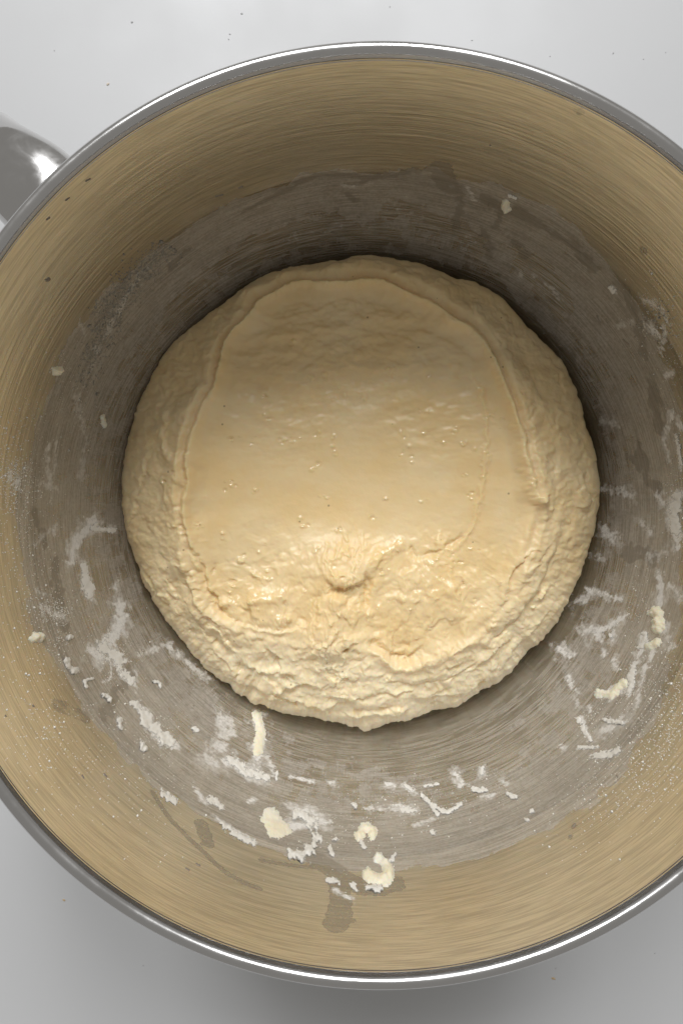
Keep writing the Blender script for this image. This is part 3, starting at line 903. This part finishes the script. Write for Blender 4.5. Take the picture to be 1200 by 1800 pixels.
def wall_patch(name, px_line, w_px, thick, mat, seed=0, jag=0.5, lump=0.5, res=0.00028, fine=0.6):
    """a raised lump or smear of dough on the wall, real thickness, ragged edge; the wall point under its middle is its origin"""
    L = np.array([at_wall(*p) for p in px_line])
    th0, s0 = L.mean(0)
    r0 = float(np.interp(s0, PS, PR)); z0 = float(np.interp(s0, PS, PZ))
    w = w_px * (CAM[2] - z0) / FPX
    U = (L[:, 0] - th0) * r0; Vv = L[:, 1] - s0
    # foreshortening of the wall: widths are meant as seen, so stretch along the wall
    line = np.stack([U, Vv], -1)
    if len(line) > 2: line = resample(line)
    vt = np.array([math.cos(th0) * np.interp(s0, PS, np.gradient(PR, PS)), math.sin(th0) * np.interp(s0, PS, np.gradient(PR, PS)), np.interp(s0, PS, np.gradient(PZ, PS))])
    p0 = wall_pt(np.array(th0), np.array(s0)); vd = CAM - p0; vd /= np.linalg.norm(vd)
    fs = max(0.35, math.sqrt(max(0.0, 1 - float(vt @ vd) ** 2)))
    pad = w * 1.9
    lo = line.min(0) - [pad, pad / fs]; hi = line.max(0) + [pad, pad / fs]
    res = max(res, max(hi - lo) / 150)
    nu, nv = max(6, int((hi[0] - lo[0]) / res)), max(6, int((hi[1] - lo[1]) / (res / fs * .8)))
    u, v = np.meshgrid(np.linspace(lo[0], hi[0], nu), np.linspace(lo[1], hi[1], nv))
    q = np.stack([u.ravel(), v.ravel()], -1)
    sc = np.array([1, fs])
    d, par = seg_dist(q * sc, line * sc, 1.0)
    qs = q * sc / w
    e = d / w + jag * fbm(qs[:, 0] * .9 + seed * 3.7, qs[:, 1] * .9, seed + .5, 4, 0.6)
    t = np.clip(1.15 - e, 0, None)
    hgt = thick * np.clip(t / 1.0, 0, 1) ** 0.7 * (1 + lump * fbm(qs[:, 0] * 1.1, qs[:, 1] * 1.1, seed + 7.7, 2, .5))
    keep = t > 0
    hgt = np.where(keep, np.maximum(hgt, thick * .08), -0.00012)
    pos = wall_pt(th0 + q[:, 0] / r0, s0 + q[:, 1], hgt)
    f = grid_faces(nu, nv)
    fk = keep[f].any(axis=1)
    f = f[fk]
    if not len(f): return None
    used = np.unique(f)
    mp = np.full(len(pos), -1); mp[used] = np.arange(len(used))
    o = link_mesh(name, pos[used] - p0, mp[f], mat, attrs=dict(thk=np.where(keep, np.clip(t, 0, 1), 0)[used]))
    o.location = p0
    return o


SCRAPS = [
    # name, line, width, thickness mm, material, label, category
    ('dough_scrap', [(62, 1121), (71, 1121)], 7, 1.6, 'D', 'small pale dough lump alone on the tan wall at the far left', 'dough scrap'),
    ('dough_scrap', [(119, 1122), (125, 1120)], 4.5, .8, 'F', 'tiny white two-lobed dough fleck right of the lone lump on the left wall', 'dough scrap'),
    ('dough_scrap', [(116, 1160), (124, 1175), (134, 1180)], 6, .7, 'F', 'white dough scrap with a dark split, below the two-lobed fleck on the left wall', 'dough scrap'),
    ('dough_scrap', [(148, 1197), (152, 1208), (150, 1197), (163, 1193)], 3, .6, 'F', 'thin Y-shaped white dough shred on the lower left wall', 'dough scrap'),
    ('dough_scrap', [(180, 1222), (187, 1224), (193, 1233)], 4.2, 1.0, 'F', 'short bent white dough shred right of and below the Y-shaped shred', 'dough scrap'),
    ('dough_scrap', [(270, 1198), (279, 1201), (281, 1207)], 3, .7, 'F', 'small curled white dough fleck between the long flour smear and the dough', 'dough scrap'),
    ('flour_smear', [(240, 1240), (260, 1268), (285, 1296), (305, 1306)], 11, .7, 'F', 'thick white elongated flour paste smear on the lower left wall', 'flour smear'),
    ('dough_scrap', [(210, 1265), (211, 1278)], 6, .7, 'F', 'upright oval white dough scrap left of the thick elongated flour smear', 'dough scrap'),
    ('dough_scrap', [(248, 1308), (250, 1318), (256, 1316)], 6, .9, 'F', 'crumpled white dough scrap just below the thick elongated flour smear', 'dough scrap'),
    ('dough_scrap', [(342, 1281), (345, 1284)], 5, .8, 'F', 'round white dough fleck below the dough, left of the yellowish dough strip', 'dough scrap'),
    ('dough_smear', [(452, 1258), (457, 1280), (455, 1305), (452, 1320)], 8, .8, 'D', 'yellowish dough strip hanging down from under the dough edge', 'dough smear'),
    ('dough_smear', [(405, 1335), (425, 1352), (445, 1360), (468, 1365)], 9, .6, 'F', 'pale lumpy paste smear at the foot of the yellowish dough strip', 'dough smear'),
    ('dough_scrap', [(487, 1358), (485, 1370)], 3, .9, 'F', 'tiny white comma-shaped dough fleck right of the pale lumpy paste smear', 'dough scrap'),
    ('dough_smear', [(478, 1438), (484, 1455), (492, 1460)], 15, 1.0, 'D', 'rounded cream dough smear with a yellow middle, left half of the low big clump', 'dough smear'),
    ('dough_smear', [(520, 1432), (545, 1445), (558, 1465), (548, 1490), (535, 1502), (512, 1500)], 9, .9, 'F', 'hook-shaped white dough smear, right half of the big clump low on the wall', 'dough smear'),
    ('flour_smear', [(368, 1406), (380, 1410), (388, 1420)], 6, .6, 'F', 'short white ragged flour paste streak above the long one, lower left of the bowl', 'flour smear'),
    ('flour_smear', [(392, 1448), (415, 1468), (444, 1482)], 6, .5, 'F', 'long tapering white flour streak along the edge of the grey film, lower left', 'flour smear'),
    ('flour_smear', [(283, 1393), (296, 1402), (310, 1408)], 6, .4, 'F', 'smooth greyish leaf-shaped flour smear at the upper end of the brown curved stain', 'flour smear'),
    ('dough_scrap', [(585, 1478), (590, 1476)], 3.2, .8, 'F', 'upper white droplet of dough right of the big clump', 'dough scrap'),
    ('dough_scrap', [(578, 1490), (584, 1503)], 5, .8, 'F', 'larger white droplet of dough below the small one, right of the big clump', 'dough scrap'),
    ('dough_scrap', [(630, 1470), (642, 1456), (655, 1462), (654, 1468)], 7.5, 1.4, 'D', 'cream arch-shaped dough scrap low on the wall, above the crescent', 'dough scrap'),
    ('dough_scrap', [(634, 1480), (640, 1490)], 4, .7, 'F', 'small white shred hanging just below the cream arch-shaped dough scrap', 'dough scrap'),
    ('dough_scrap', [(645, 1538), (660, 1545), (678, 1545), (684, 1533), (674, 1516), (664, 1508)], 8.5, 1.7, 'D', 'cream crescent-shaped dough scrap, lowest big piece on the wall', 'dough scrap'),
    ('dough_scrap', [(645, 1560), (668, 1562)], 6, .8, 'F', 'white paste scrap along the bottom of the cream crescent', 'dough scrap'),
    ('dough_scrap', [(688, 1513), (693, 1503)], 4.5, .6, 'F', 'small white pointed shred at the upper right tip of the cream crescent', 'dough scrap'),
    ('flour_smear', [(578, 1548), (595, 1550)], 5, .5, 'F', 'flat white flour smear at the top of the grey drip stain, left of the crescent', 'flour smear'),
    ('flour_smear', [(617, 1555), (625, 1565)], 5, .5, 'F', 'small white flour smear touching the left foot of the cream crescent', 'flour smear'),
    ('dough_scrap', [(621, 1417), (624, 1418)], 5, .9, 'F', 'single round white dough dot above the cream arch', 'dough scrap'),
    ('dough_scrap', [(740, 1398), (755, 1412), (768, 1432), (758, 1416), (785, 1428), (808, 1415)], 4.2, .8, 'F', 'branched white dough shred below the dough, shaped like a lambda', 'dough scrap'),
    ('dough_scrap', [(745, 1382), (770, 1378)], 2.6, .5, 'F', 'thin straight white dough shred just above the branched one', 'dough scrap'),
    ('dough_scrap', [(832, 1388), (852, 1389)], 5, .7, 'F', 'flat white wedge of dough right of the branched shred', 'dough scrap'),
    ('dough_scrap', [(892, 1396), (900, 1401), (908, 1401)], 4, .8, 'F', 'white bean-shaped dough scrap at the right end of the row below the dough', 'dough scrap'),
    ('dough_scrap', [(933, 1428), (937, 1427)], 3.6, .7, 'F', 'uppermost of the white dots below the bean-shaped scrap', 'dough scrap'),
    ('dough_scrap', [(924, 1441), (927, 1441)], 3, .6, 'F', 'lowest of the white dots below the bean-shaped scrap', 'dough scrap'),
    ('dough_scrap', [(759, 1462), (761, 1465)], 5, .7, 'F', 'round white dough dot below the branched shred', 'dough scrap'),
    ('flour_smear', [(703, 1422), (726, 1424)], 5, .4, 'F', 'fuzzy white flour smear left of the branched shred', 'flour smear'),
    ('dough_scrap', [(1148, 1078), (1156, 1078), (1156, 1090), (1156, 1103)], 9, 1.8, 'D', 'cream ball of dough with a tail on the right wall', 'dough scrap'),
    ('dough_scrap', [(1139, 1136), (1150, 1132), (1156, 1128)], 6, 1.1, 'D', 'cream dough scrap under the ball with a tail on the right wall', 'dough scrap'),
    ('flour_smear', [(1132, 1112), (1133, 1126), (1124, 1138)], 5, .6, 'F', 'narrow white flour streak left of the ball with a tail', 'flour smear'),
    ('flour_smear', [(1111, 1175), (1109, 1195), (1104, 1215)], 6, .6, 'F', 'upright white flour streak in the patch on the right wall', 'flour smear'),
    ('dough_smear', [(1052, 1219), (1066, 1220), (1074, 1222), (1085, 1208), (1096, 1200)], 6.5, .9, 'D', 'cream knotted dough smear at the left foot of the right wall patch', 'dough smear'),
    ('dough_scrap', [(1064, 1266), (1072, 1268), (1090, 1270)], 6, 1.0, 'F', 'white dough drop with a tail to the right, below the cream knotted smear', 'dough scrap'),
    ('flour_smear', [(1017, 1265), (1026, 1284), (1034, 1296), (1036, 1302)], 4.5, .7, 'F', 'slanted white flour streak at lower right, above the short level one', 'flour smear'),
    ('flour_smear', [(1018, 1314), (1048, 1313)], 3.2, .7, 'F', 'short level white flour streak at lower right', 'flour smear'),
    ('flour_smear', [(1042, 1332), (1060, 1328), (1084, 1320)], 6.5, .6, 'F', 'ragged white flour smear just below the short level streak', 'flour smear'),
    ('flour_smear', [(1187, 766), (1192, 790), (1196, 815)], 3.5, .6, 'F', 'narrow upright white flour streak at the right edge', 'flour smear'),
    ('flour_smear', [(1192, 872), (1184, 898), (1188, 935)], 9, .5, 'F', 'broad white dry flour patch at the right edge beside the widest part of the dough', 'flour smear'),
    ('dough_scrap', [(887, 358), (890, 368)], 6, 1.6, 'D', 'small cream dough drip high on the back wall above the dough', 'dough scrap'),
    ('dough_scrap', [(894, 343), (906, 348)], 3, .5, 'F', 'thin pale shred just above the cream drip on the back wall', 'dough scrap'),
    ('dough_scrap', [(98, 652), (106, 651)], 6, 1.3, 'D', 'pale dough fleck alone on the upper left wall beside the crusty patch', 'dough scrap'),
    ('dough_scrap', [(181, 732), (184, 748)], 3.6, .8, 'D', 'thin upright dough shred on the left wall near the dough', 'dough scrap'),
    ('dough_scrap', [(83, 493), (87, 490)], 2.4, .6, 'G', 'small dark dried fleck high on the upper left wall', 'dough scrap'),
    ('flour_smear', [(172, 921), (162, 930), (185, 931), (203, 933)], 5, .5, 'F', 'white forked flour streak on the left wall pointing at the dough', 'flour smear'),
    ('flour_smear', [(148, 1000), (152, 1020), (158, 1044)], 9, .4, 'F', 'upright oval flour smear on the left wall under the forked streak', 'flour smear'),
    ('flour_smear', [(178, 1130), (190, 1145), (208, 1158)], 12, .5, 'F', 'clotted white middle of the large flour smear on the left wall', 'flour smear'),
    ('flour_smear', [(212, 1176), (224, 1192), (232, 1200)], 7, .5, 'F', 'white clotted tail of the large flour smear on the left wall', 'flour smear'),
    ('dough_scrap', [(1072, 505), (1078, 512)], 6, .5, 'F', 'pale flake on the upper right wall above the dusty patch', 'dough scrap'),
    ('dough_scrap', [(848, 1350), (846, 1360)], 4, .6, 'F', 'small upright white shred above the flat white wedge', 'dough scrap'),
    ('dough_scrap', [(712, 1381), (722, 1388)], 4, .6, 'F', 'small white ragged shred left of the thin straight one', 'dough scrap'),
    ('dough_scrap', [(1072, 1117), (1075, 1120)], 4, .7, 'F', 'small white bead of dough in the middle of the right wall patch', 'dough scrap'),
]
MM = dict(D=M_SCRAP, F=M_FLOUR, G=M_SPECK)
for k, (nm, ln, w, th_, mt, lab, cat) in enumerate(SCRAPS):
    big = mt == 'D'
    o = wall_patch(nm, ln, w, th_ / 1000 * (0.5 if nm == 'flour_smear' else 0.75), MM[mt], seed=k + 1, jag=0.40 if big else (0.6 if nm == 'dough_scrap' else 0.85), lump=0.3 if big else 0.6)
    if o: tag(o, lab, cat, group='bits of dough and flour stuck inside the bowl')

# dark nicks and dried specks on the wall
NICK = [((1048, 555), (1054, 567), 'thin dark nick, upper of two slanted ones right of the dough top'),
        ((1095, 597), (1104, 605), 'thin dark nick, lower of two slanted ones right of the dough top'),
        ((1058, 655), (1063, 661), 'dark fleck right of the dough, below the two slanted nicks'),
        ((345, 1518), (352, 1522), 'dark seed-like fleck, right one of the pair beside the curved stain'),
        ((327, 1526), (333, 1530), 'dark seed-like fleck, left one of the pair beside the curved stain'),
        ((145, 1363), (148, 1368), 'brown fleck, left one of a pair low on the left tan wall'),
        ((183, 1360), (188, 1366), 'brown fleck, right one of a pair low on the left tan wall'),
        ((1083, 1363), (1085, 1366), 'single dark fleck at lower right beside the flour dust'),
        ((151, 318), (159, 314), 'dark streak on the upper left wall, closest to the handle'),
        ((116, 352), (122, 348), 'dark streak on the upper left wall, second from the handle'),
        ((82, 386), (88, 382), 'dark streak on the upper left wall, third from the handle'),
        ((860, 255), (862, 256), 'lone dark dot high on the back wall at right'),
        ((10, 1258), (11, 1259), 'dark dot at the left edge of the lower left wall'),
        ((58, 1240), (60, 1242), 'small dark dot right of the one at the left edge'),
        ((1006, 1452), (1010, 1448), 'dark oval spot, upper one of a pair on the lower right wall'),
        ((1000, 1470), (1003, 1468), 'dark oval spot, lower one of a pair on the lower right wall'),
        ((380, 345), (392, 342), 'dark dash on the back wall, left one of two above the film'),
        ((420, 330), (426, 328), 'dark dash on the back wall, right one of two above the film'),
        ((340, 1240), (341, 1241), 'tiny dark dot between the dough and the pale paste smear')]
for k, (a_, b2, lab) in enumerate(NICK):
    o = wall_patch('dried_speck', [a_, b2], 1.35, 0.00015, M_SPECK, seed=k + 60, jag=.45, lump=.2, res=.00015)
    if o: tag(o, lab, 'speck', group='dark dried specks on the bowl wall')


# flour dust: fine grains nobody could count
def grains(name, spots, mat, label, smin, smax, seed):
    r = np.random.default_rng(seed)
    oct_v = np.array([[1, 0, 0], [-1, 0, 0], [0, 1, 0], [0, -1, 0], [0, 0, 1], [0, 0, -.4]], float)
    oct_f = np.array([[0, 2, 4], [2, 1, 4], [1, 3, 4], [3, 0, 4], [2, 0, 5], [1, 2, 5], [3, 1, 5], [0, 3, 5]])
    vs, fs = [], []; n = 0
    for (px, py, sx, sy, cnt) in spots:
        for _ in range(cnt):
            x, y = r.normal(px, sx), r.normal(py, sy)
            if not (-60 < x < 1260): continue
            th, s = at_wall(x, y)
            if s < np.interp(0.04, PZ, PS) or s > PS[-1] - .002: continue
            p = wall_pt(np.array(th), np.array(s), 0.00003)
            sz = r.uniform(smin, smax) * (1 + 1.2 * (r.random() < .06))
            R = r.normal(size=(3, 3)); Q, _q = np.linalg.qr(R)
            vs.append(oct_v * sz * r.uniform(.6, 1.2, (6, 1)) @ Q.T + p); fs.append(oct_f + n); n += 6
    o = link_mesh(name, np.vstack(vs), np.vstack(fs), mat, smooth=False)
    return tag(o, label, 'flour', kind='stuff')


grains('flour_dust', [(25, 845, 22, 28, 420), (20, 760, 30, 60, 260), (40, 930, 30, 60, 220), (60, 1060, 40, 60, 260), (95, 1075, 18, 12, 240), (105, 1120, 14, 26, 90),
                      (60, 1250, 60, 70, 260), (160, 1320, 70, 60, 220), (250, 1400, 60, 50, 90), (1150, 1300, 35, 60, 520), (1090, 1380, 40, 40, 260), (1190, 1230, 20, 50, 260),
                      (1120, 1060, 14, 30, 80), (1040, 1260, 14, 14, 60), (1155, 570, 24, 40, 240), (1190, 890, 14, 40, 260), (1185, 640, 18, 60, 120), (120, 700, 30, 50, 110),
                      (1140, 1170, 30, 40, 120), (200, 1140, 28, 30, 160), (280, 1285, 20, 20, 120), (560, 1450, 60, 40, 110), (700, 1420, 60, 25, 160), (830, 1390, 60, 25, 90), (1020, 1440, 40, 40, 70)],
       M_DUST, 'fine dry flour dust clinging to the inner wall of the bowl', 0.00011, 0.00024, 3)

M_CRUST = mat_plain('dried_crust', (0.40, 0.36, 0.29))
grains('dried_crust', [(285, 445, 16, 10, 160), (255, 475, 16, 14, 260), (220, 510, 14, 16, 300), (195, 550, 13, 18, 300), (178, 590, 12, 18, 220), (160, 630, 14, 18, 160), (150, 670, 16, 16, 70), (1150, 560, 18, 22, 90)],
       M_CRUST, 'grainy grey dried flour crust on the upper left wall beside the dough', 0.00016, 0.00042, 9)

# ------------------------------------------------------------------ specks on the counter
proto = None


def counter_bit(px, py, rx, ry, mat, label, seed, name='crumb'):
    r = np.random.default_rng(seed)
    n1, n2 = 14, 7
    th = np.arange(n1) / n1 * 2 * np.pi
    ph = np.linspace(0.05, np.pi / 2, n2)
    wob = 1 + .35 * fbm(np.cos(th) * 1.2 + seed, np.sin(th) * 1.2, 0.3, 2)
    v = np.array([[rx * math.sin(p) * math.cos(t) * w, ry * math.sin(p) * math.sin(t) * w, min(rx, ry) * .7 * math.cos(p)] for p in ph for t, w in zip(th, wob)])
    a = r.uniform(0, 3.1)
    v[:, :2] = v[:, :2] @ np.array([[math.cos(a), -math.sin(a)], [math.sin(a), math.cos(a)]])
    o = link_mesh(name, v, grid_faces(n1, n2, True)[:, ::-1], mat)
    x, y = at_z(px, py, CZ)
    o.location = (x, y, CZ)
    return tag(o, label, 'crumb', group='crumbs on the counter')


px_mm = (CAM[2] - CZ) / FPX
for k, (px, py, a, b_, mt, lab) in enumerate([
        (232, 39, 2.6, 2, M_GREY, 'tiny grey crumb on the white counter above the left part of the rim'), (425, 24, 2.6, 2, M_GREY, 'tiny grey crumb on the counter near the top edge, upper of a loose trio'),
        (404, 60, 2, 1.6, M_GREY, 'tiny grey crumb on the counter, middle of a loose trio'), (402, 69, 2.2, 1.4, M_GREY, 'tiny grey crumb on the counter, lowest of a loose trio'),
        (190, 148, 3.6, 2.6, mat_plain('pale_crumb', (0.74, 0.66, 0.55)), 'faint pale beige smudge crumb on the counter between handle and rim'),
        (685, 12, 1.5, 1.3, M_GREY, 'tiny grey crumb at the top edge above the rim centre'), (829, 71, 2, 1.3, M_GREY, 'tiny grey crumb on the counter just above the rim'),
        (1077, 93, 3, 1.6, M_GREY, 'elongated pale grey crumb on the counter at upper right'), (1130, 104, 1.5, 1.2, M_GREY, 'tiny grey crumb at upper right below the elongated one'),
        (1169, 92, 1.5, 1.2, M_GREY, 'tiny grey crumb at the upper right edge'), (966, 99, 1.5, 1.2, M_GREY, 'tiny grey crumb above the right part of the rim'),
        (113, 1582, 3.2, 2, M_CRUMB, 'small tan crumb on the counter at lower left'), (972, 1720, 4, 2.2, M_CRUMB, 'elongated tan crumb on the shaded counter at lower right'),
        (976, 1702, 2.2, 1.6, M_GREY, 'small grey crumb just above the elongated tan crumb'), (1150, 1675, 2, 1.6, M_GREY, 'tiny grey crumb on the counter at the lower right'),
        (252, 1697, 1.8, 1.5, M_GREY, 'tiny grey crumb on the counter at the lower left'), (96, 89, 1.5, 1.2, M_GREY, 'tiny grey crumb on the counter above the handle')]):
    counter_bit(px, py, a * .85 * px_mm, b_ * .85 * px_mm, mt, lab, 100 + k)
